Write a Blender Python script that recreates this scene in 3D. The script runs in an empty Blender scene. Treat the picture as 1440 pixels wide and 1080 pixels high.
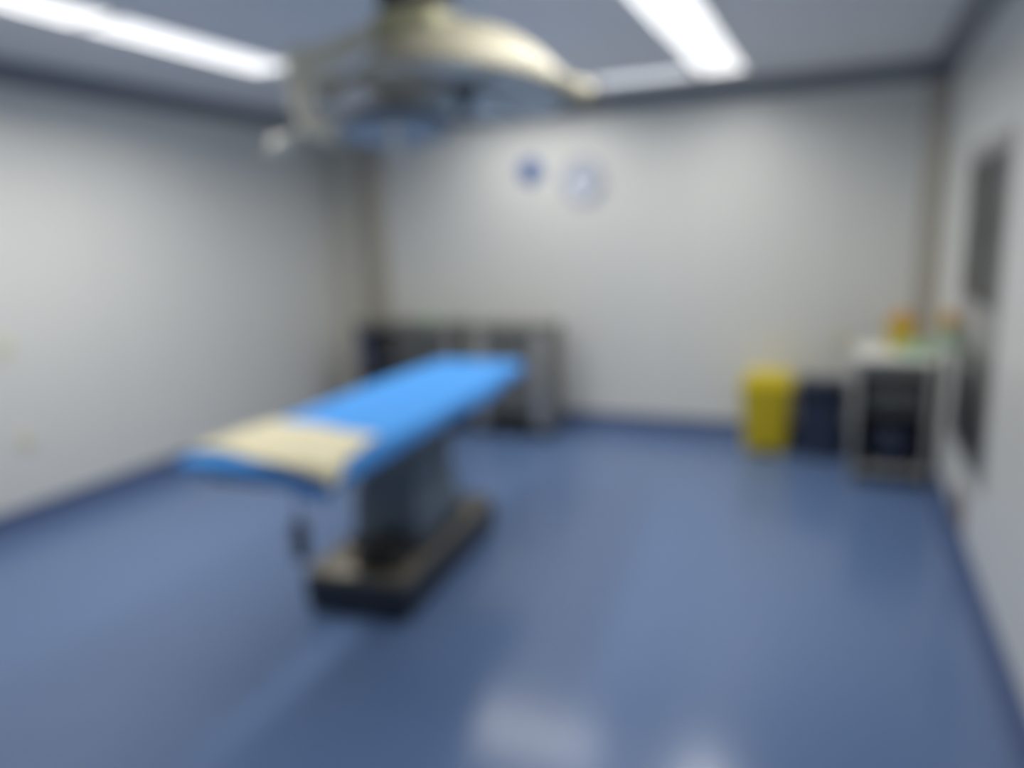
import bpy, bmesh, math, random
from mathutils import Vector, Matrix
random.seed(4)
PI = math.pi
DEFOCUS = True          # the photograph was taken with the lens focused far too near
C = bpy.context.scene.collection
S = bpy.context.scene

# ------------------------------------------------------------------ materials
def srgb(r, g, b):
    f = lambda c: c/12.92 if c <= .04045 else ((c+.055)/1.055)**2.4
    return (f(r/255), f(g/255), f(b/255), 1)

def mat(name, col, rough=.5, metal=0, spec=.5, noise=0, nscale=30, bump=0, bscale=200, emit=0, trans=0, coat=0):
    m = bpy.data.materials.new(name); m.use_nodes = True
    nt = m.node_tree; b = nt.nodes['Principled BSDF']
    b.inputs['Base Color'].default_value = col
    b.inputs['Roughness'].default_value = rough
    b.inputs['Metallic'].default_value = metal
    b.inputs['Specular IOR Level'].default_value = spec
    b.inputs['Transmission Weight'].default_value = trans
    b.inputs['Coat Weight'].default_value = coat
    if emit:
        b.inputs['Emission Color'].default_value = col
        b.inputs['Emission Strength'].default_value = emit
    tc = nt.nodes.new('ShaderNodeTexCoord')
    if noise:
        n = nt.nodes.new('ShaderNodeTexNoise'); n.inputs['Scale'].default_value = nscale; n.inputs['Detail'].default_value = 5
        mx = nt.nodes.new('ShaderNodeMix'); mx.data_type = 'RGBA'; mx.blend_type = 'MIX'
        mx.inputs[6].default_value = tuple(c*(1-noise) for c in col[:3])+(1,)
        mx.inputs[7].default_value = tuple(min(1, c*(1+noise)) for c in col[:3])+(1,)
        nt.links.new(tc.outputs['Object'], n.inputs['Vector'])
        nt.links.new(n.outputs['Fac'], mx.inputs[0]); nt.links.new(mx.outputs[2], b.inputs['Base Color'])
    if bump:
        n = nt.nodes.new('ShaderNodeTexNoise'); n.inputs['Scale'].default_value = bscale; n.inputs['Detail'].default_value = 4
        bp = nt.nodes.new('ShaderNodeBump'); bp.inputs['Strength'].default_value = bump; bp.inputs['Distance'].default_value = .004
        nt.links.new(tc.outputs['Object'], n.inputs['Vector'])
        nt.links.new(n.outputs['Fac'], bp.inputs['Height']); nt.links.new(bp.outputs['Normal'], b.inputs['Normal'])
    return m

def panel_mat(name, col, axis, pitch, rough, spec, seam=.8, w=.006):
    """painted steel clean-room panels: a hairline seam every `pitch` metres along one axis"""
    m = mat(name, col, rough, spec=spec); nt = m.node_tree; b = nt.nodes['Principled BSDF']
    tc = nt.nodes.new('ShaderNodeTexCoord'); sp = nt.nodes.new('ShaderNodeSeparateXYZ')
    nt.links.new(tc.outputs['Object'], sp.inputs[0])
    facs = []
    for a in axis:
        md = nt.nodes.new('ShaderNodeMath'); md.operation = 'FLOORED_MODULO'; md.inputs[1].default_value = pitch
        lt = nt.nodes.new('ShaderNodeMath'); lt.operation = 'LESS_THAN'; lt.inputs[1].default_value = w
        nt.links.new(sp.outputs[a], md.inputs[0]); nt.links.new(md.outputs[0], lt.inputs[0]); facs.append(lt)
    out = facs[0].outputs[0]
    if len(facs) > 1:
        mm = nt.nodes.new('ShaderNodeMath'); mm.operation = 'MAXIMUM'
        nt.links.new(facs[0].outputs[0], mm.inputs[0]); nt.links.new(facs[1].outputs[0], mm.inputs[1]); out = mm.outputs[0]
    mx = nt.nodes.new('ShaderNodeMix'); mx.data_type = 'RGBA'
    mx.inputs[6].default_value = col; mx.inputs[7].default_value = tuple(c*seam for c in col[:3])+(1,)
    nt.links.new(out, mx.inputs[0]); nt.links.new(mx.outputs[2], b.inputs['Base Color'])
    return m

M = dict(
    wall_x=panel_mat('painted_panel_x', srgb(223, 223, 217), ['X'], 1.18, .32, .4),
    wall_y=panel_mat('painted_panel_y', srgb(223, 223, 217), ['Y'], 1.18, .32, .4),
    ceil=panel_mat('ceiling_panel', srgb(238, 238, 240), ['X', 'Y'], 1.2, .4, .4),
    floor=mat('blue_vinyl', srgb(98, 122, 162), .2, spec=.6, noise=.05, nscale=60),
    base=mat('blue_cove_vinyl', srgb(80, 98, 136), .35, spec=.45),
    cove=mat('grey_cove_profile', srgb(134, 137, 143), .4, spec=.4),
    beige=mat('beige_profile', srgb(214, 210, 196), .4),
    bronze=mat('bronze_grey_casing', srgb(178, 173, 160), .4, metal=.2),
    led_dim=mat('dim_led_diffuser', (.95, .97, 1, 1), .6, emit=.75),
    led=mat('led_diffuser', (1, 1, 1, 1), .6, emit=1),
    white_alu=mat('white_aluminium', srgb(225, 226, 224), .35),
    steel=mat('brushed_steel', srgb(172, 172, 169), .4, metal=.5, noise=.05, nscale=80),
    dsteel=mat('dark_steel', srgb(116, 117, 113), .45, metal=.25, noise=.05, nscale=60),
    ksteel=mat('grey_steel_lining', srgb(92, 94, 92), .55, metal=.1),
    trolley=mat('pale_grey_enamel', srgb(158, 160, 156), .4),
    base_top=mat('table_base_steel', srgb(136, 131, 118), .35, metal=.7),
    base_dark=mat('dark_blue_grey_plastic', srgb(44, 50, 62), .45),
    column=mat('column_grey_blue', srgb(110, 122, 132), .4, metal=.35),
    box_grey=mat('box_grey_plastic', srgb(72, 74, 73), .45),
    black=mat('black_rubber', srgb(30, 30, 31), .55),
    mattress=mat('black_mattress', srgb(40, 42, 50), .5, bump=.1),
    drape=mat('blue_drape_cloth', srgb(88, 166, 243), .8, spec=.15, bump=.15, bscale=260),
    towel=mat('cream_cloth', srgb(238, 229, 194), .85, spec=.1, bump=.25, bscale=240),
    cream=mat('cream_enamel', srgb(236, 232, 212), .35, spec=.5),
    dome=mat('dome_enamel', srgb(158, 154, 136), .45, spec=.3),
    shaded_cream=mat('shaded_cream_enamel', srgb(176, 174, 140), .4),  # cream darkened to olive, shade put into the colour
    lens=mat('lamp_reflector', srgb(250, 247, 236), .6, metal=0, noise=.05, nscale=40),
    lens_blue=mat('lamp_lens_blue_grey', srgb(186, 188, 190), .5, metal=.15),
    arm_dark=mat('dark_arm_enamel', srgb(66, 72, 88), .4),
    handle_grey=mat('grey_handle', srgb(104, 112, 122), .5),
    clock_face=mat('clock_face', srgb(204, 210, 220), .35),
    clock_rim=mat('clock_rim', srgb(168, 172, 184), .3, metal=.3),
    blue_sign=mat('blue_sign', srgb(40, 88, 158), .4),
    white=mat('white_enamel', srgb(232, 231, 224), .35),
    yellow=mat('yellow_plastic', srgb(196, 174, 20), .4),
    yellow_lid=mat('yellow_lid_plastic', srgb(236, 212, 40), .35),
    navy=mat('navy_plastic', srgb(44, 52, 74), .5),
    bag=mat('black_bag_film', srgb(32, 37, 52), .3),
    sharps=mat('sharps_yellow', srgb(200, 180, 56), .35),
    orange=mat('orange_plastic', srgb(206, 152, 58), .4),
    green=mat('pale_green_plastic', srgb(168, 204, 168), .4),
    ivory=mat('ivory_plastic', srgb(222, 220, 192), .4),
    dark_glass=mat('dark_tinted_glass', srgb(34, 37, 34), .3, spec=.25),
    dark_panel=mat('dark_charcoal_panel', srgb(54, 54, 57), .3),
    cab_blue=mat('blue_plastic_box', srgb(74, 80, 106), .45),
    vent=mat('brown_grey_grille', srgb(126, 120, 114), .5),
    screen=mat('dark_screen', srgb(20, 24, 30), .15),
)

# ------------------------------------------------------------------ mesh helpers
class MB:
    def __init__(s): s.bm = bmesh.new()
    def box(s, x0, x1, y0, y1, z0, z1, bev=0, seg=2):
        r = bmesh.ops.create_cube(s.bm, size=1)
        v = r['verts']
        for q in v:
            q.co = Vector(((x0+x1)/2+q.co.x*(x1-x0), (y0+y1)/2+q.co.y*(y1-y0), (z0+z1)/2+q.co.z*(z1-z0)))
        if bev:
            e = list({e for q in v for e in q.link_edges})
            bmesh.ops.bevel(s.bm, geom=e, offset=bev, segments=seg, affect='EDGES', profile=.5)
        return s
    def prism(s, pts, z0, z1, bev=0):
        a = [s.bm.verts.new((x, y, z0)) for x, y in pts]; b = [s.bm.verts.new((x, y, z1)) for x, y in pts]
        n = len(pts)
        f = [s.bm.faces.new(a[::-1]), s.bm.faces.new(b)]
        for i in range(n): f.append(s.bm.faces.new((a[i], a[(i+1) % n], b[(i+1) % n], b[i])))
        if bev:
            bmesh.ops.bevel(s.bm, geom=list({e for q in f[:2] for e in q.edges}), offset=bev, segments=2, affect='EDGES', profile=.5)
        return s
    def extrude_profile(s, prof, p0, p1, up=Vector((0, 0, 1)), side=None):
        """2-D profile (a along side, b along up) swept straight from p0 to p1"""
        p0, p1 = Vector(p0), Vector(p1)
        rings = [[s.bm.verts.new(p+side*a+up*b) for a, b in prof] for p in (p0, p1)]
        n = len(prof)
        for i in range(n): s.bm.faces.new((rings[0][i], rings[0][(i+1) % n], rings[1][(i+1) % n], rings[1][i]))
        s.bm.faces.new(rings[0][::-1]); s.bm.faces.new(rings[1])
        return s
    def tube(s, pts, r, seg=14, radii=None, cap=True):
        pts = [Vector(p) for p in pts]; rings = []
        t0 = (pts[1]-pts[0]).normalized()
        ref = Vector((0, 0, 1)) if abs(t0.z) < .9 else Vector((1, 0, 0))
        n = t0.cross(ref).normalized()
        for i, p in enumerate(pts):
            t = (pts[min(i+1, len(pts)-1)]-pts[max(i-1, 0)]).normalized()
            n = (n-t*n.dot(t)).normalized(); b = t.cross(n)
            rr = radii[i] if radii else r
            rings.append([s.bm.verts.new(p+(n*math.cos(2*PI*k/seg)+b*math.sin(2*PI*k/seg))*rr) for k in range(seg)])
        for a, b in zip(rings, rings[1:]):
            for k in range(seg): s.bm.faces.new((a[k], a[(k+1) % seg], b[(k+1) % seg], b[k]))
        if cap: s.bm.faces.new(rings[0][::-1]); s.bm.faces.new(rings[-1])
        return s
    def lathe(s, prof, c=(0, 0, 0), seg=48, mtx=None):
        c = Vector(c); mtx = mtx or Matrix.Identity(3); rings = []
        for r, z in prof:
            if r < 1e-5: rings.append([s.bm.verts.new(c+mtx @ Vector((0, 0, z)))])
            else: rings.append([s.bm.verts.new(c+mtx @ Vector((r*math.cos(2*PI*k/seg), r*math.sin(2*PI*k/seg), z))) for k in range(seg)])
        for a, b in zip(rings, rings[1:]):
            if len(a) == 1 and len(b) == 1: continue
            for k in range(seg):
                q = (k+1) % seg
                if len(a) == 1: s.bm.faces.new((a[0], b[q], b[k]))
                elif len(b) == 1: s.bm.faces.new((a[k], a[q], b[0]))
                else: s.bm.faces.new((a[k], a[q], b[q], b[k]))
        return s
    def build(s, name, m, parent=None, loc=None, ang=40):
        bmesh.ops.recalc_face_normals(s.bm, faces=s.bm.faces)
        me = bpy.data.meshes.new(name); s.bm.to_mesh(me); s.bm.free()
        me.polygons.foreach_set('use_smooth', [True]*len(me.polygons)); me.set_sharp_from_angle(angle=math.radians(ang))
        me.materials.append(m if not isinstance(m, str) else M[m])
        o = bpy.data.objects.new(name, me); C.objects.link(o)
        if parent: o.parent = parent
        if loc: o.location = loc
        return o
def curve(pts, n=8):
    P = [Vector(p) for p in pts]; P = [2*P[0]-P[1]]+P+[2*P[-1]-P[-2]]; out = []
    for i in range(1, len(P)-2):
        a, b, c, d = P[i-1:i+3]
        for k in range(n):
            t = k/n
            out.append(.5*((2*b)+(c-a)*t+(2*a-5*b+4*c-d)*t*t+(-a+3*b-3*c+d)*t**3))
    return out+[P[-2]]
def tag(o, label, cat, group=None):
    o['label'] = label; o['category'] = cat
    if group: o['group'] = group
    return o
def thing(name, label, cat, loc=(0, 0, 0), rz=0, group=None):
    o = bpy.data.objects.new(name, None); o.empty_display_size = .1; C.objects.link(o)
    o.location = loc; o.rotation_euler = (0, 0, rz)
    return tag(o, label, cat, group)
def struct(name, mb, m, ang=40):
    o = mb.build(name, m, ang=ang); o['kind'] = 'structure'; return o
def dup(root, loc, rz, label):
    r = root.copy(); C.objects.link(r); r.location = loc; r.rotation_euler = (0, 0, rz); r['label'] = label
    for ch in list(root.children):
        c = ch.copy(); C.objects.link(c); c.parent = r
        for g in list(ch.children):
            d = g.copy(); C.objects.link(d); d.parent = c
    return r

# ------------------------------------------------------------------ the room
XL, XR, YF, YB, ZC = -4.455, .594, -.35, 6.083, 2.70
T = .12
struct('floor', MB().box(XL-T, XR+.5, YF-T, YB+T, -.1, 0), 'floor')
struct('ceiling', MB().box(XL-T, XR+.5, YF-T, YB+T, ZC, ZC+.1), 'ceil')
struct('wall_left', MB().box(XL-T, XL, YF, YB, 0, ZC), 'wall_y')
struct('wall_back', MB().box(XL-T, XR+.5, YB, YB+T, 0, ZC), 'wall_x')
struct('wall_front', MB().box(XL-T, XR+.5, YF-T, YF, 0, ZC), 'wall_x')
CY0, CY1, CZ0, CZ1 = 3.66, 4.74, .50, 2.00        # opening for the built-in cabinet
w = MB().box(XR, XR+T, YF, CY0, 0, ZC).box(XR, XR+T, CY1, YB, 0, ZC)
w.box(XR, XR+T, CY0, CY1, 0, CZ0).box(XR, XR+T, CY0, CY1, CZ1, ZC)
struct('wall_right', w, 'wall_y')
# coved vinyl skirting
bp = [(0, 0), (.05, 0), (.03, .008), (.018, .022), (.012, .05), (.012, .135), (0, .14)]
struct('baseboard_left', MB().extrude_profile(bp, (XL, YF, 0), (XL, YB, 0), side=Vector((1, 0, 0))), 'base')
struct('baseboard_right', MB().extrude_profile(bp, (XR, YF, 0), (XR, YB, 0), side=Vector((-1, 0, 0))), 'base')
struct('baseboard_back', MB().extrude_profile(bp, (XL, YB, 0), (XR, YB, 0), side=Vector((0, -1, 0))), 'base')
# coved grey profile where walls meet the ceiling
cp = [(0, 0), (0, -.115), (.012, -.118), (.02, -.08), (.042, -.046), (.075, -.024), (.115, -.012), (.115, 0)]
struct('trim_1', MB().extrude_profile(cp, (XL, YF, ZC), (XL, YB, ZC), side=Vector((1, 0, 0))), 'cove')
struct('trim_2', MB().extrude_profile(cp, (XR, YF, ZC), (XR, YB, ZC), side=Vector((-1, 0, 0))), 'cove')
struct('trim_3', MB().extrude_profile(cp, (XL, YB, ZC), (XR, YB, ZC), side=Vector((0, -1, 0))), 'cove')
# corner profile at the right, service casing in the left corner
d = .13
struct('trim_4', MB().prism([(XR, YB), (XR-d, YB), (XR-d*.62, YB-d*.12), (XR-d*.12, YB-d*.62), (XR, YB-d)], .14, ZC-.13), 'bronze')
struct('trim_5', MB().box(XL, -4.10, YB-.07, YB, .14, ZC-.13, .008), 'beige')
struct('trim_6', MB().box(-4.10, -3.88, YB-.12, YB, .0, ZC-.10, .03, 3), 'bronze')

# ------------------------------------------------------------------ ceiling lights (0.3 x 1.2 m recessed panels)
# glowing diffuser + the LED array behind its prismatic optics, which throws the light mostly downward
M['led'].node_tree.nodes['Principled BSDF'].inputs['Emission Color'].default_value = (1, .99, .98, 1)
M['led'].node_tree.nodes['Principled BSDF'].inputs['Emission Strength'].default_value = 1.1
LA = bpy.data.lights.new('led_array', 'AREA')
LA.shape = 'RECTANGLE'; LA.size = .276; LA.size_y = 1.176; LA.energy = 12.5; LA.spread = math.radians(160); LA.color = (1, .975, .94)
LD = LA.copy(); LD.energy = 10.5
LW = LA.copy(); LW.energy = 19.5
def light_panel(loc, rz, label, h=.6, array=LA):
    t = thing('ceiling_light', label, 'ceiling light', loc, rz, 'long recessed ceiling lights')
    f = MB()
    for x0, x1, y0, y1 in ((-.15, .15, -h, -h+.012), (-.15, .15, h-.012, h), (-.15, -.138, -h+.012, h-.012), (.138, .15, -h+.012, h-.012)):
        f.box(x0, x1, y0, y1, -.014, 0)
    f.build('frame', 'white_alu', t)
    MB().box(-.138, .138, -h+.012, h-.012, -.008, -.001).build('diffuser', 'led' if array else 'led_dim', t)
    if array:
        a = bpy.data.objects.new('led_array', array); C.objects.link(a); a.parent = t; a.location = (0, 0, -.010)
    return t
LX, RX = -3.25, -.81
L0 = light_panel((RX, 4.97, ZC), 0, 'broad bright ceiling light right of the surgical light, ending near the back wall')
dup(L0, (RX, 3.74, ZC), 0, 'ceiling light cut by the photo top, next in line before the bright one')
dup(L0, (RX, 2.5, ZC), 0, 'third ceiling light from the back wall in the right row, out of the photo')
L1 = light_panel((LX, 3.35, ZC), 0, 'long ceiling light along the left wall, running up to the cream lamp arm', .6, LW)
dup(L1, (LX, 2.11, ZC), 0, 'glaring ceiling light in the top left corner of the photo')
light_panel((-2.30, 5.47, ZC), PI/2, 'ceiling light along the back wall, half hidden behind the cream lamp dome', .6, LD)
light_panel((-1.335, 5.47, ZC), PI/2, 'short dim ceiling light along the back wall, next to the bright one', .34, None)

# ------------------------------------------------------------------ operating table
RZ = math.radians(5)
TC = Vector((-1.972, 3.12, 0))
t = thing('operating_table', 'operating table on a dark pedestal with steel base, covered by the blue drape', 'operating table', TC, RZ)
def rrect(hx, hy, r, n=5, cx=0, cy=0):
    o = []
    for sx, sy, a0 in ((1, -1, -PI/2), (1, 1, 0), (-1, 1, PI/2), (-1, -1, PI)):
        for k in range(n+1):
            a = a0+k/n*PI/2; o.append((cx+sx*(hx-r)+r*math.cos(a), cy+sy*(hy-r)+r*math.sin(a)))
    return o
BY = .02
MB().prism(rrect(.265, .585, .05, cy=BY), .028, .165, .006).build('base', 'base_dark', t)
bc = MB().prism(rrect(.255, .575, .05, cy=BY), .165, .192, .01).build('base_cover', 'base_top', t)
for sx in (-1, 1):
    for sy in (-1, 1):
        c = MB().tube([(sx*.2-.018, BY+sy*.48, .024), (sx*.2+.018, BY+sy*.48, .024)], .024, 20).build('caster', 'black', t)
# foot of the column, telescoping shrouds, saddle
CYo = .02
MB().prism(rrect(.205, .285, .04, cy=CYo), .192, .24, .012).build('column_foot', 'base_dark', t)
MB().prism(rrect(.175, .25, .03, cy=CYo), .24, .46, .006).build('column', 'column', t)
MB().prism(rrect(.16, .235, .03, cy=CYo), .46, .66, .006).build('column', 'column', t)
MB().prism(rrect(.145, .22, .03, cy=CYo), .66, .75, .006).build('column', 'column', t)
MB().box(-.20, .20, -.36, .36, .75, .785, .01).build('saddle', 'dsteel', t)
secs = ((-1.08, -.80, 'leg_section', .26), (-.79, -.02, 'seat_section', .26), (-.01, .52, 'back_section', .26), (.53, 1.06, 'head_section', .212))
for y0, y1, nm, hw in secs:
    MB().box(-hw, hw, y0, y1, .785, .81, .006).build(nm, 'dsteel', t)
    MB().box(-hw-.005, hw+.005, y0+.002, y1-.002, .81, .872, .02, 3).build('mattress', 'mattress', t)
for sx in (-1, 1):
    r = MB()
    for y0, y1, nm, hw in secs: r.box(sx*(hw+.024)-.006, sx*(hw+.024)+.006, y0+.03, y1-.03, .784, .81, .002).box(min(sx*(hw-.01), sx*(hw+.02)), max(sx*(hw-.01), sx*(hw+.02)), (y0+y1)/2-.02, (y0+y1)/2+.02, .79, .804)
    r.build('side_rail', 'steel', t)
MB().tube([(0, -.36+.06, .765), (0, -.45, .765)], .012).build('brake_lever', 'steel', t)

# drape: one cloth laid over the table top, turned down on the sides and the near end
def cloth(hx, y0, y1, over, top, amp, nx=64, ny=150, hem=.03, seed=1, taper=0):
    rnd = random.Random(seed); ph = [rnd.uniform(0, 6) for _ in range(8)]
    bm = bmesh.new(); V = []
    for j in range(ny+1):
        row = []
        v = j/ny
        tt = (y0-over[2])+v*((y1+over[3])-(y0-over[2]))
        for i in range(nx+1):
            u = i/nx
            ss = -(hx+over[0])+u*(2*hx+over[0]+over[1])
            H = hx-taper*max(0, min(1, (tt-.35)/(y1-.35)))
            sx = max(-H, min(H, ss*(H/hx) if abs(ss) <= hx else math.copysign(H+abs(ss)-hx, ss)))
            ex = max(0, abs(ss)-hx); ty = max(y0, min(y1, tt)); ey = abs(tt-ty)
            dd = math.hypot(ex, ey)
            # soft edge: the first centimetres roll over
            R = .022
            if dd > 0:
                a = min(dd/R, PI/2); out = R*math.sin(a); dn = R*(1-math.cos(a))+max(0, dd-R*PI/2)
                nxv, nyv = (math.copysign(ex, ss)/dd, math.copysign(ey, tt-ty)/dd)
            else: out = dn = 0; nxv = nyv = 0
            if tt < y0 and dn > R: dn = R+min(.105, (dn-R)*(.8+1.3*math.exp(-((u-.88)/.13)**2)))
            wv = math.sin(tt*9+ph[0])*.5+math.sin(tt*17+ph[1]+ss*4)*.3+math.sin(ss*15+ph[2]+tt*2)*.3
            flare = dn*(.03+.08*math.sin(tt*14+ph[3]+2*math.sin(tt*5))*(1 if ex else .3)+.10*math.sin(ss*16+ph[4])*(1 if ey else 0))
            x = sx+nxv*(out+flare); y = ty+nyv*(out+flare)
            z = top-dn+amp*wv*(1 if dd == 0 else .5)
            if dn > .03: z += hem*math.sin(tt*6+ph[5])*math.sin(ss*7+ph[6])*min(1, (dn-.03)/.05)
            row.append(bm.verts.new((x, y, z)))
        V.append(row)
    for a, b in zip(V, V[1:]):
        for i in range(nx): bm.faces.new((a[i], a[i+1], b[i+1], b[i]))
    return bm
def cloth_obj(name, bm, m, th, label, cat):
    mb = MB(); mb.bm.free(); mb.bm = bm
    o = mb.build(name, m, ang=180)
    o.location = TC; o.rotation_euler = (0, 0, RZ-.012)
    s = o.modifiers.new('thickness', 'SOLIDIFY'); s.thickness = th; s.offset = 1
    return tag(o, label, cat)
dr = cloth_obj('surgical_drape', cloth(.298, -1.135, 1.09, (.08, .085, .065, .075), .885, .0025, taper=.05), 'drape', .003,
               'bright blue cloth drape spread over the operating table', 'drape')

# cream towel across the near end, one corner hanging over
def towel():
    bm = bmesh.new(); nx, ny = 44, 34; V = []
    A, B, D, E = Vector((-.315, -1.07)), Vector((.275, -1.14)), Vector((.295, -.74)), Vector((-.30, -.60))
    for j in range(ny+1):
        row = []; v = j/ny
        for i in range(nx+1):
            u = i/nx
            p = (A*(1-u)+B*u)*(1-v)+(E*(1-u)+D*u)*v
            p.y += .02*math.sin(u*PI*2.2)*(1-v)
            z = .8935+.004*math.sin(u*9+v*4)+.003*math.sin(v*13+u*3)
            row.append([p.x, p.y, z])
        V.append(row)
    for j in range(ny+1):       # pull the near right corner down over the edge
        for i in range(nx+1):
            u, v = i/nx, j/ny
            k = max(0, u-.62)/.38*max(0, 1-v*1.35)
            x, y, z = V[j][i]
            x += .075*k; y -= .055*k
            over = max(0, x-.322, -1.158-y)
            z -= over*2.2 if over else 0
            z += .006*math.exp(-((u-.86)**2)/.006)*(1-v)
            V[j][i] = bm.verts.new((x, y, z))
    for a, b in zip(V, V[1:]):
        for i in range(nx): bm.faces.new((a[i], a[i+1], b[i+1], b[i]))
    return bm
cloth_obj('towel', towel(), 'towel', .010, 'cream folded towel lying across the near end of the blue drape', 'towel')

# hand control hanging from the near end, foot pedal on the base
hc = thing('hand_control', 'small dark hand control hanging on a cable below the near end of the table', 'hand control',
           TC+Matrix.Rotation(RZ, 3, 'Z') @ Vector((-.035, -.86, 0)), RZ)
MB().box(-.032, .032, -.018, .018, .40, .56, .008).build('handset', 'base_dark', hc)
MB().tube(curve([(0, 0, .55), (.006, 0, .62), (-.006, .005, .70), (0, .0, .784)]), .006, 10).build('cable', 'black', hc)
kp = MB()
for k in range(4):
    for q in (-1, 1): kp.box(q*.014-.009, q*.014+.009, -.021, -.017, .43+k*.03, .448+k*.03, .001)
kp.build('keypad', 'clock_rim', hc)
fp = thing('foot_pedal', 'black foot pedal resting on the steel base beside the table column', 'foot pedal',
           TC+Matrix.Rotation(RZ, 3, 'Z') @ Vector((.06, -.375, .192)), RZ)
MB().prism(rrect(.12, .10, .03), 0, .035, .008).build('pedal_base', 'black', fp)
MB().extrude_profile([(-.09, .035), (.08, .035), (.08, .05), (-.09, .085)], (-.09, 0, 0), (.09, 0, 0), side=Vector((0, -1, 0))).build('treadle', 'black', fp)
MB().tube(curve([(-.10, .02, .02), (-.155, .03, .02), (-.17, .10, .02)]), .008, 10).build('cable', 'black', fp)

# ------------------------------------------------------------------ ceiling-hung surgical light
SL = Vector((-1.67, 2.75, 0))
t = thing('surgical_light', 'ceiling mounted surgical light with cream dome and smaller second lamp on a cream arm', 'surgical light', (SL.x, SL.y, ZC))
def P(x, y, z): return (x-SL.x, y-SL.y, z-ZC)       # world to the thing's own axes
MB().lathe([(0, 0), (.17, 0), (.17, -.02), (.14, -.045), (.07, -.05), (0, -.05)], P(SL.x, SL.y, ZC)).build('ceiling_mount', 'arm_dark', t)
MB().tube([P(SL.x, SL.y, 2.65), P(SL.x, SL.y, 2.46)], .05, 28).build('column', 'arm_dark', t)
MB().tube(curve([P(SL.x, SL.y, 2.54), P(-1.55, 2.74, 2.545), P(-1.40, 2.72, 2.54)]), .036, 18).build('arm', 'arm_dark', t)
MB().box(-1.60-SL.x, -1.33-SL.x, 2.47-SL.y, 2.78-SL.y, 2.325-ZC, 2.455-ZC, .045, 4).build('shaded_pivot_housing', 'shaded_cream', t)  # enlarged over the dome, its olive tone stands for shade on the left half
# main dome, tipped a little toward the room
dc = P(-1.355, 2.74, 2.195)
tilt = Matrix.Rotation(math.radians(-7), 3, 'X') @ Matrix.Rotation(math.radians(4), 3, 'Y')
prof = [(0, .215), (.08, .213), (.16, .2), (.23, .172), (.30, .127), (.35, .085), (.385, .045), (.402, .01), (.402, -.012), (.385, -.014)]
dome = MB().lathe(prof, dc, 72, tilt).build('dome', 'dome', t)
MB().lathe([(.385, -.013), (.38, -.004), (.3, .012), (.2, .02), (.07, .024), (0, .024)], dc, 72, tilt).build('lens', 'lens', dome)
lf = MB()
for k in range(6):
    a = k*PI/3+.3
    q = [tilt @ Vector((r*math.cos(a), r*math.sin(a), zz)) for r, zz in ((.07, .018), (.38, -.008))]
    lf.tube([Vector(dc)+q[0], Vector(dc)+q[1]], .006, 8)
lf.build('lens_rib', 'vent', dome)
MB().lathe([(0, .03), (.055, .03), (.055, -.01), (.04, -.02), (.03, -.04), (.034, -.075), (.028, -.085), (0, -.088)], dc, 32, tilt).build('handle', 'handle_grey', dome)
for a in (-.15, PI+.5):
    e = Vector((math.cos(a), math.sin(a), 0)); q = [Vector(dc)+tilt @ (e*r+Vector((0, 0, z))) for r, z in ((.385, .02), (.45, -.01), (.52, -.05), (.545, -.065), (.555, -.071))]
    MB().tube(q, .02, 16, radii=[.02, .022, .04, .036, .016]).build('side_handle', 'dome', dome)
# second lamp on a cream spring arm
MB().tube(curve([P(SL.x, SL.y, 2.475), P(-1.82, 2.74, 2.43), P(-1.97, 2.72, 2.385), P(-2.09, 2.71, 2.35)], 4), .05, 20,
          radii=[.04, .04, .04, .041, .042, .044, .046, .05, .054, .058, .062, .066, .068]).build('spring_arm', 'cream', t)
MB().tube(curve([P(-2.09, 2.71, 2.36), P(-2.11, 2.71, 2.27), P(-2.09, 2.71, 2.17), P(-2.02, 2.71, 2.10), P(-1.93, 2.72, 2.085)]), .042, 20,
          radii=None).build('yoke', 'cream', t)
MB().lathe([(0, .075), (.05, .075), (.07, .05), (.07, -.05), (.05, -.075), (0, -.075)], P(-2.09, 2.71, 2.35), 32).build('joint', 'cream', t)
hm = Matrix.Rotation(math.radians(-6), 3, 'X') @ Matrix.Rotation(math.radians(-5), 3, 'Y')
hcn = P(-1.68, 2.73, 2.085)
hd = MB().lathe([(0, .07), (.1, .066), (.18, .045), (.225, .01), (.225, -.02), (.21, -.022)], hcn, 56, hm).build('lamp_head', 'handle_grey', t)
MB().lathe([(.21, -.021), (.2, -.012), (.1, -.004), (0, -.004)], hcn, 56, hm).build('lens', 'lens_blue', hd)
MB().lathe([(0, 0), (.03, 0), (.022, -.04), (.025, -.09), (0, -.095)], hcn, 24, hm).build('handle', 'lens', hd)
MB().tube([P(-2.08, 2.70, 2.13), P(-2.13, 2.69, 2.09), P(-2.22, 2.68, 2.045), P(-2.26, 2.68, 2.03)], .03, 18,
          radii=[.016, .016, .04, .022]).build('positioning_handle', 'cream', t)

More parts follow.
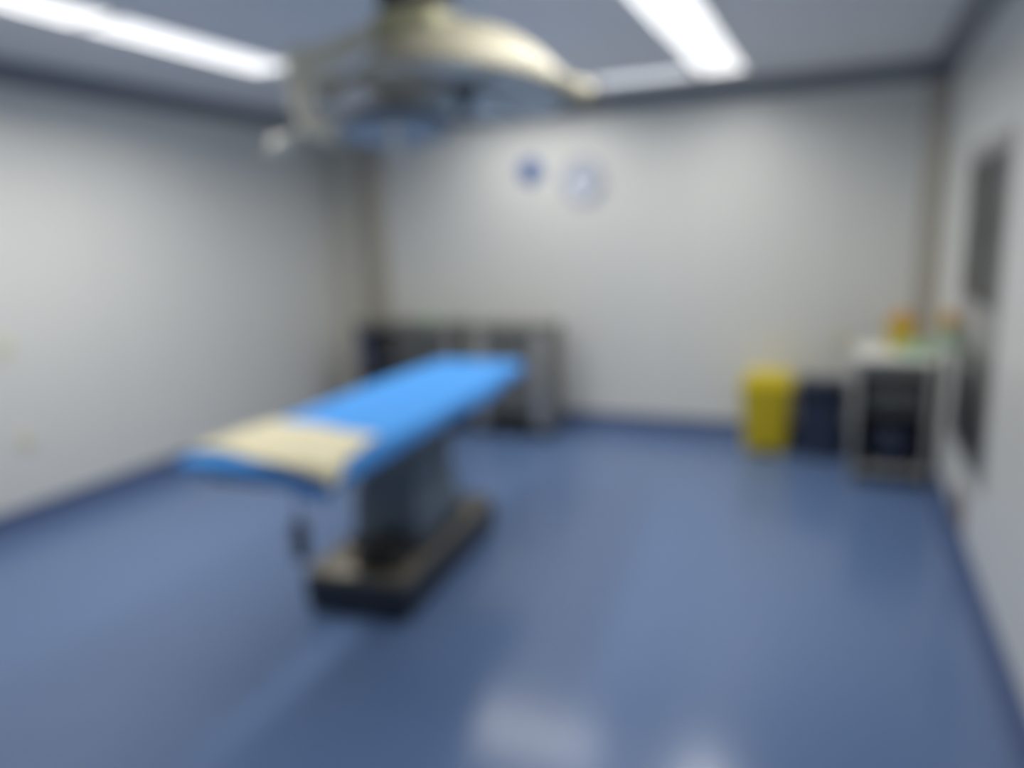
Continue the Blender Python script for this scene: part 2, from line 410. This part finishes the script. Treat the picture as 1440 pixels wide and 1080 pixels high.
# ------------------------------------------------------------------ clock, sign, wall plates
def facing(mb_pts, *_): return None
RX90 = Matrix.Rotation(math.radians(90), 3, 'X')      # lathe axis turned to face -Y
t = thing('wall_clock', 'round pale wall clock beside the blue disc on the back wall', 'clock', (-1.98, YB, 2.072))
MB().lathe([(0, 0), (.165, 0), (.17, .012), (.17, .03), (.16, .042), (.148, .036), (.148, .02), (0, .02)], (0, 0, 0), 64, RX90).build('frame', 'clock_rim', t)
MB().lathe([(0, .023), (.147, .023), (.147, .0205), (0, .0205)], (0, 0, 0), 64, RX90).build('face', 'clock_face', t)
for k in range(12):
    a = k*PI/6; l = .016 if k % 3 else .026
    MB().tube([(math.sin(a)*.135, -.0245, math.cos(a)*.135), (math.sin(a)*(.135-l), -.0245, math.cos(a)*(.135-l))], .0022, 6).build('hour_mark', 'black', t)
for nm, a, l, r in (('hour_hand', 5.3, .07, .004), ('minute_hand', 1.05, .105, .003)):
    MB().tube([(-math.sin(a)*.015, -.028, -math.cos(a)*.015), (math.sin(a)*l, -.028, math.cos(a)*l)], r, 8).build(nm, 'black', t)
MB().lathe([(0, .034), (.008, .034), (.008, .022), (0, .022)], (0, 0, 0), 20, RX90).build('hub', 'black', t)
t = thing('round_sign', 'small round blue disc on the back wall beside the clock', 'sign', (-2.437, YB, 2.163))
MB().lathe([(0, 0), (.102, 0), (.102, .006), (.098, .009), (0, .009)], (0, 0, 0), 56, RX90).build('plate', 'blue_sign', t)

def wall_plate(loc, rz, label, wdt=.09):
    t = thing('wall_outlet', label, 'outlet', loc, rz, 'cream wall outlets')
    MB().box(-wdt/2, wdt/2, -.010, 0, -.045, .045, .004).build('face_plate', 'ivory', t)
    s = MB()
    for x, z in ((0, .018), (-.012, -.012), (.012, -.012)): s.box(x-.003, x+.003, -.0108, -.0098, z-.007, z+.007)
    s.build('socket_holes', 'black', t)
    return t
o0 = wall_plate((XL, 2.83, 1.10), PI/2, 'upper of two cream outlets on the left wall, at the photo edge')
dup(o0, (XL, 2.87, .53), PI/2, 'lower of two cream outlets on the left wall, above the blue skirting')
dup(o0, (.016, YB, .825), 0, 'cream outlet on the back wall just left of the white trolley')

# ------------------------------------------------------------------ bins
def bin_body(w0, d0, w1, d1, z0, z1, mb, r=.035):
    n = 6; rings = []
    for k in range(n+1):
        f = k/n; p = rrect(w0+(w1-w0)*f, d0+(d1-d0)*f, r)
        rings.append([mb.bm.verts.new((x, y, z0+(z1-z0)*f)) for x, y in p])
    for a, b in zip(rings, rings[1:]):
        for i in range(len(a)): mb.bm.faces.new((a[i], a[(i+1) % len(a)], b[(i+1) % len(a)], b[i]))
    mb.bm.faces.new(rings[0][::-1]); mb.bm.faces.new(rings[-1])
    return mb
t = thing('pedal_bin', 'bright yellow lidded waste bin against the back wall', 'bin', (-.478, 5.83, 0))
b = bin_body(.150, .125, .178, .150, .012, .50, MB()).build('body', 'yellow', t)
MB().box(-.187, .187, -.16, .16, .50, .525, .010).build('rim', 'yellow_lid', t)
MB().extrude_profile([(-.178, .525), (.178, .525), (.165, .565), (.11, .590), (-.11, .590), (-.165, .565)], (0, -.152, 0), (0, .152, 0), side=Vector((1, 0, 0))).build('lid', 'yellow_lid', t)
MB().box(-.05, .05, -.215, -.10, .012, .030, .006).build('pedal', 'black', t)
MB().box(-.145, .145, -.12, .12, 0, .0125, .003).build('foot', 'black', t)
t = thing('waste_bin', 'dark navy waste bin lined with black bag, between yellow bin and trolley', 'bin', (-.10, 5.80, 0))
bin_body(.140, .13, .163, .15, 0, .50, MB()).build('body', 'navy', t)
MB().box(-.172, .172, -.16, .16, .50, .53, .010).build('rim', 'navy', t)
bg = MB()
bin_body(.172, .16, .176, .163, .44, .535, bg, .02); bg.build('bag', 'bag', t)
lt_ = MB().box(-.160, .160, -.148, .148, .536, .552, .008).build('lid', 'navy', t)

# ------------------------------------------------------------------ white trolley and what stands on it
TX0, TX1, TY0, TY1 = .085, .555, 5.17, 5.70
t = thing('treatment_trolley', 'white framed treatment trolley in the right back corner with dark open inside', 'trolley', ((TX0+TX1)/2, (TY0+TY1)/2, 0))
hx, hy = (TX1-TX0)/2, (TY1-TY0)/2
top = MB().box(-hx, hx, -hy, hy, .80, .83, .008).build('top', 'white', t)
rl = MB()
for x0, x1, y0, y1 in ((-hx+.004, -hx+.014, -hy+.02, hy-.004), (hx-.014, hx-.004, -hy+.02, hy-.004), (-hx+.014, hx-.014, hy-.014, hy-.004)):
    rl.box(x0, x1, y0, y1, .83, .855, .003)
rl.build('guard_rail', 'white', top)
MB().box(-hx+.042, hx-.042, -hy+.002, hy-.03, .71, .795, .005).build('drawer', 'dsteel', t)
MB().tube([(-.05, -hy-.012, .752), (.05, -hy-.012, .752)], .006, 10).build('drawer_handle', 'steel', t)
for sx in (-1, 1):
    for sy in (-1, 1):
        lg = MB().box(sx*(hx-.022)-.017, sx*(hx-.022)+.017, sy*(hy-.022)-.017, sy*(hy-.022)+.017, .07, .80, .006).build('leg', 'trolley', t)
        MB().tube([(sx*(hx-.022)-.012, sy*(hy-.022), .03), (sx*(hx-.022)+.012, sy*(hy-.022), .03)], .03, 20).build('wheel', 'vent', lg)
        MB().box(sx*(hx-.022)-.018, sx*(hx-.022)+.018, sy*(hy-.022)-.008, sy*(hy-.022)+.008, .035, .071).build('wheel_fork', 'steel', lg)
MB().box(-hx+.01, hx-.01, -hy+.01, hy-.01, .085, .105, .004).build('lower_shelf', 'trolley', t)
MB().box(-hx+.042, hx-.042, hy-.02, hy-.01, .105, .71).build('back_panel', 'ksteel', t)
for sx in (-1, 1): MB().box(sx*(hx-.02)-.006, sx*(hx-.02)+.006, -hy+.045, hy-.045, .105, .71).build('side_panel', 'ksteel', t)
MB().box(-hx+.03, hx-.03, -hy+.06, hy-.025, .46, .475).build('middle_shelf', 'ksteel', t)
tcx, tcy = (TX0+TX1)/2, (TY0+TY1)/2
t = thing('instrument_box', 'dark grey box on the middle shelf inside the white trolley', 'box', (tcx+.01, tcy-.03, .475))
MB().box(-.17, .17, -.18, .15, 0, .18, .012).build('body', 'box_grey', t)
MB().box(-.175, .175, -.185, .155, .18, .205, .008).build('lid', 'box_grey', t)
MB().tube(curve([(-.05, -.18, .10), (-.045, -.20, .10), (.045, -.20, .10), (.05, -.18, .10)]), .006, 10).build('handle', 'steel', t)
t = thing('basin', 'rounded navy tub on the bottom shelf of the white trolley', 'tub', (tcx+.02, tcy-.05, .105))
MB().lathe([(0, 0), (.11, 0), (.135, .03), (.16, .20), (.172, .21), (.172, .222), (.155, .222), (.13, .04), (0, .03)], (0, 0, 0), 40).build('body', 'navy', t)
MB().lathe([(.165, .2225), (.15, .245), (.08, .262), (0, .266), (0, .2225)], (0, 0, 0), 40).build('lid', 'navy', t)

t = thing('sharps_container', 'yellow sharps container with orange lid on the white trolley', 'sharps container', (.367, 5.58, .83))
bin_body(.074, .06, .086, .07, 0, .155, MB(), .02).build('body', 'sharps', t)
MB().prism(rrect(.090, .074, .02), .155, .188, .006).build('lid', 'orange', t)
MB().lathe([(0, .25), (.036, .25), (.054, .22), (.06, .188), (0, .188)], (.0, 0, 0), 28).build('cap', 'orange', t)
t = thing('glove_box', 'pale green box lying on the white trolley beside the sharps container', 'box', (.445, 5.36, .83))
MB().box(-.095, .085, -.07, .06, 0, .062, .004).build('carton', 'green', t)
MB().prism([(.045*math.cos(a)*1.0, .022*math.sin(a)) for a in [k*PI/10 for k in range(20)]], .0621, .0635).build('opening', 'white', t)
t = thing('dispenser_bottle', 'pale green bottle with orange cap held in a bracket on the right wall', 'bottle', (XR, 4.825, .965), 0)
MB().box(-.006, 0, -.042, .042, -.01, .10, .002).build('bracket_plate', 'white_alu', t)
MB().box(-.088, -.004, -.04, .04, -.012, -.004, .002).build('bracket_shelf', 'white_alu', t)
MB().lathe([(0, -.004), (.034, -.004), (.037, .004), (.037, .075), (.03, .092), (.016, .10), (0, .10)], (-.047, 0, 0), 32).build('body', 'green', t)
MB().lathe([(0, .10), (.034, .10), (.040, .106), (.038, .17), (.026, .19), (0, .194)], (-.047, 0, 0), 28).build('cap', 'orange', t)

# ------------------------------------------------------------------ built-in cabinet of the right wall
t = thing('wall_cabinet', 'tall steel cabinet let into the right wall with dark glass above and charcoal doors below', 'cabinet', (XR, (CY0+CY1)/2, CZ0))
cy, ch, dep = (CY1-CY0)/2, CZ1-CZ0, .34
g = .004
bd = MB()
bd.box(dep-.01, dep, -cy+g, cy-g, g, ch-g)
for y in (-cy+g, cy-g-.01): bd.box(.002, dep-.01, y, y+.01, g, ch-g)
for z in (g, .62, .66, ch-g-.01): bd.box(.002, dep-.01, -cy+g+.01, cy-g-.01, z, z+.01)
bd.build('body', 'ksteel', t)
fr = MB()
for y0, y1, z0, z1 in ((-cy-.012, cy+.012, -.012, .03), (-cy-.012, cy+.012, ch-.06, ch+.012), (-cy-.012, -cy+.03, .03, ch-.06), (cy-.03, cy+.008, .03, ch-.06), (-cy+.03, cy-.03, .545, .76)):
    fr.box(-.012, -.001, y0, y1, z0, z1, .002)
fr.build('frame', 'steel', t)
for k in range(2):
    y0 = -cy+.032+k*(cy-.03); y1 = y0+cy-.034
    dg = MB()
    dg.box(-.010, .0, y0, y1, .762, .79).box(-.010, .0, y0, y1, ch-.09, ch-.062).box(-.010, .0, y0, y0+.028, .79, ch-.09).box(-.010, .0, y1-.028, y1, .79, ch-.09)
    dd = dg.build('glass_door', 'dark_panel', t)
    MB().box(-.007, -.003, y0+.028, y1-.028, .79, ch-.09).build('pane', 'dark_glass', dd)
    ld = MB().box(-.010, .0, y0, y1, .033, .542, .002).build('door', 'dark_panel', t)
    hy_ = y1-.045 if k == 0 else y0+.045
    for par, z in ((dd, 1.06), (ld, .36)):
        MB().tube(curve([(-.010, hy_, z), (-.03, hy_, z+.012), (-.03, hy_, z+.10), (-.010, hy_, z+.112)]), .005, 10).build('handle', 'steel', par)

# low grille at the foot of the right wall
t = thing('wall_vent', 'low brownish grille at the foot of the right wall before the trolley', 'vent', (XR, 4.22, .145))
f = MB()
f.box(-.014, -.0, -.15, .15, 0, .02).box(-.014, 0, -.15, .15, .16, .18).box(-.014, 0, -.15, -.13, .02, .16).box(-.014, 0, .13, .15, .02, .16)
f.build('frame', 'vent', t)
sl = MB()
for k in range(7): sl.box(-.011, -.003, -.13, .13, .028+k*.019, .036+k*.019)
sl.build('slats', 'vent', t)
MB().box(-.003, -.0005, -.13, .13, .02, .16).build('backing', 'black', t)

# ------------------------------------------------------------------ steel furniture under the back wall
def steel_unit(name, label, x0, x1, y0, y1, h, stile):
    t = thing(name, label, 'steel cabinet', ((x0+x1)/2, (y0+y1)/2, 0))
    hx, hy = (x1-x0)/2, (y1-y0)/2
    MB().box(-hx, hx, -hy, hy, h-.045, h, .006).build('top', 'dsteel', t)
    for sx in (-1, 1):
        a, b = sorted((sx*(hx-.008), sx*(hx-.03)))
        MB().box(a, b, -hy+.03, hy-.01, .08, h-.045).build('side_panel', 'dsteel', t)
        a, b = sorted((sx*(hx-.008), sx*(hx-.008-stile)))
        MB().box(a, b, -hy+.008, -hy+.03, .08, h-.045, .003).build('stile', 'steel', t)
        for sy in (-1, 1):
            MB().tube([(sx*(hx-.05), sy*(hy-.05), 0), (sx*(hx-.05), sy*(hy-.05), .085)], .018, 14).build('foot', 'black', t)
    MB().box(-hx+.03, hx-.03, hy-.022, hy-.010, .08, h-.045).build('back_panel', 'ksteel', t)
    MB().box(-hx+.03, hx-.03, -hy+.03, hy-.022, .08, .10).build('bottom', 'ksteel', t)
    MB().box(-hx+.03, hx-.03, -hy+.04, hy-.022, .47, .49).build('shelf', 'ksteel', t)
    return t, hx, hy
YA, YZ = 5.58, 5.95
a, hx, hy = steel_unit('steel_cabinet', 'dark steel open cabinet in the left back corner behind the blue drape', -3.985, -2.985, YA, YZ, .92, .04)
for k in range(2):
    x0 = -hx+.43+k*.27
    dr_ = MB().box(x0, x0+.265, -hy+.012, -hy+.032, .50, .865, .004).build('door', 'ksteel', a)
    MB().tube(curve([(x0+.1325-.05, -hy+.012, .82), (x0+.1325-.045, -hy-.012, .82), (x0+.1325+.045, -hy-.012, .82), (x0+.1325+.05, -hy+.012, .82)]), .005, 10).build('handle', 'steel', dr_)
b_, hx2, hy2 = steel_unit('steel_cabinet', 'lighter steel cabinet with a drawer, behind the far end of the drape', -2.82, -2.14, YA, YZ, .92, .115)
w2 = (hx2-.125)
dr_ = MB().box(-w2, w2, -hy2+.012, -hy2+.030, .68, .855, .004).build('drawer', 'dsteel', b_)
MB().tube(curve([(-.06, -hy2+.012, .77), (-.055, -hy2-.014, .77), (.055, -hy2-.014, .77), (.06, -hy2+.012, .77)]), .006, 10).build('handle', 'steel', dr_)
dr_ = MB().box(-w2, w2, -hy2+.012, -hy2+.030, .20, .675, .004).build('door', 'dsteel', b_)
MB().tube(curve([(w2-.05, -hy2+.012, .40), (w2-.05, -hy2-.014, .41), (w2-.05, -hy2-.014, .51), (w2-.05, -hy2+.012, .52)]), .006, 10).build('handle', 'steel', dr_)

t = thing('suction_device', 'black boxy device on the shelf of the dark steel cabinet', 'medical device', (-3.69, 5.755, .49))
MB().box(-.12, .12, -.13, .13, .008, .365, .015).build('body', 'black', t)
MB().box(-.07, .07, -.135, -.13, .20, .30, .002).build('screen', 'screen', t)
MB().lathe([(0, .02), (.018, .02), (.02, 0), (0, 0)], (-.03, -.13, .12), 20, RX90).build('knob', 'clock_rim', t)
MB().lathe([(0, .02), (.018, .02), (.02, 0), (0, 0)], (.035, -.13, .12), 20, RX90).build('knob', 'clock_rim', t)
for sx in (-1, 1):
    for sy in (-1, 1): MB().box(sx*.075-.012, sx*.075+.012, sy*.1-.012, sy*.1+.012, 0, .008).build('foot', 'black', t)
t = thing('storage_box', 'small blue box at the left end of the dark steel cabinet', 'box', (-3.885, 5.72, .49))
MB().box(-.045, .045, -.12, .12, 0, .33, .008).build('body', 'cab_blue', t)
MB().box(-.049, .049, -.124, .124, .33, .36, .006).build('lid', 'cab_blue', t)
t = thing('bottle', 'pale green bottle standing on top of the dark steel cabinet', 'bottle', (-3.27, 5.74, .92))
MB().lathe([(0, 0), (.036, 0), (.04, .008), (.04, .06), (.03, .078), (.014, .086), (.014, .092), (0, .092)], (0, 0, 0), 28).build('body', 'green', t)
MB().lathe([(0, .092), (.018, .092), (.018, .112), (0, .112)], (0, 0, 0), 20).build('cap', 'white', t)

# ------------------------------------------------------------------ camera
H, F = 1.65, 1067.0
Yc = Vector((1190-720, 315-540, F)).normalized()
Xc = -Vector((-1765-720, 410-540, F)); Xc = (Xc-Yc*Xc.dot(Yc)).normalized()
Zc = Xc.cross(Yc)
if Zc.y > 0: Zc = -Zc
# columns: camera right, image-down and forward expressed in room axes
right = Vector((Xc.x, Yc.x, Zc.x)); down = Vector((Xc.y, Yc.y, Zc.y)); fwd = Vector((Xc.z, Yc.z, Zc.z))
cam = bpy.data.cameras.new('camera'); co = bpy.data.objects.new('camera', cam); C.objects.link(co)
m3 = Matrix((right, -down, -fwd)).transposed()
co.matrix_world = Matrix.Translation((0, 0, H)) @ m3.to_4x4()
cam.sensor_width = 36; cam.lens = F/1440*36; cam.clip_start = .02
if DEFOCUS:
    cam.dof.use_dof = True; cam.dof.focus_distance = .25; cam.dof.aperture_fstop = 2.65
S.camera = co

# ------------------------------------------------------------------ world and view
wd = bpy.data.worlds.new('world'); S.world = wd; wd.use_nodes = True
wd.node_tree.nodes['Background'].inputs[0].default_value = (.6, .65, .75, 1)
wd.node_tree.nodes['Background'].inputs[1].default_value = .02
S.view_settings.view_transform = 'Standard'; S.view_settings.look = 'None'
S.view_settings.gamma = 1; S.view_settings.use_curve_mapping = False
S.view_settings.exposure = 0
S.cycles.use_denoising = True
S.cycles.max_bounces = 14; S.cycles.diffuse_bounces = 10
S.cycles.sample_clamp_indirect = 8
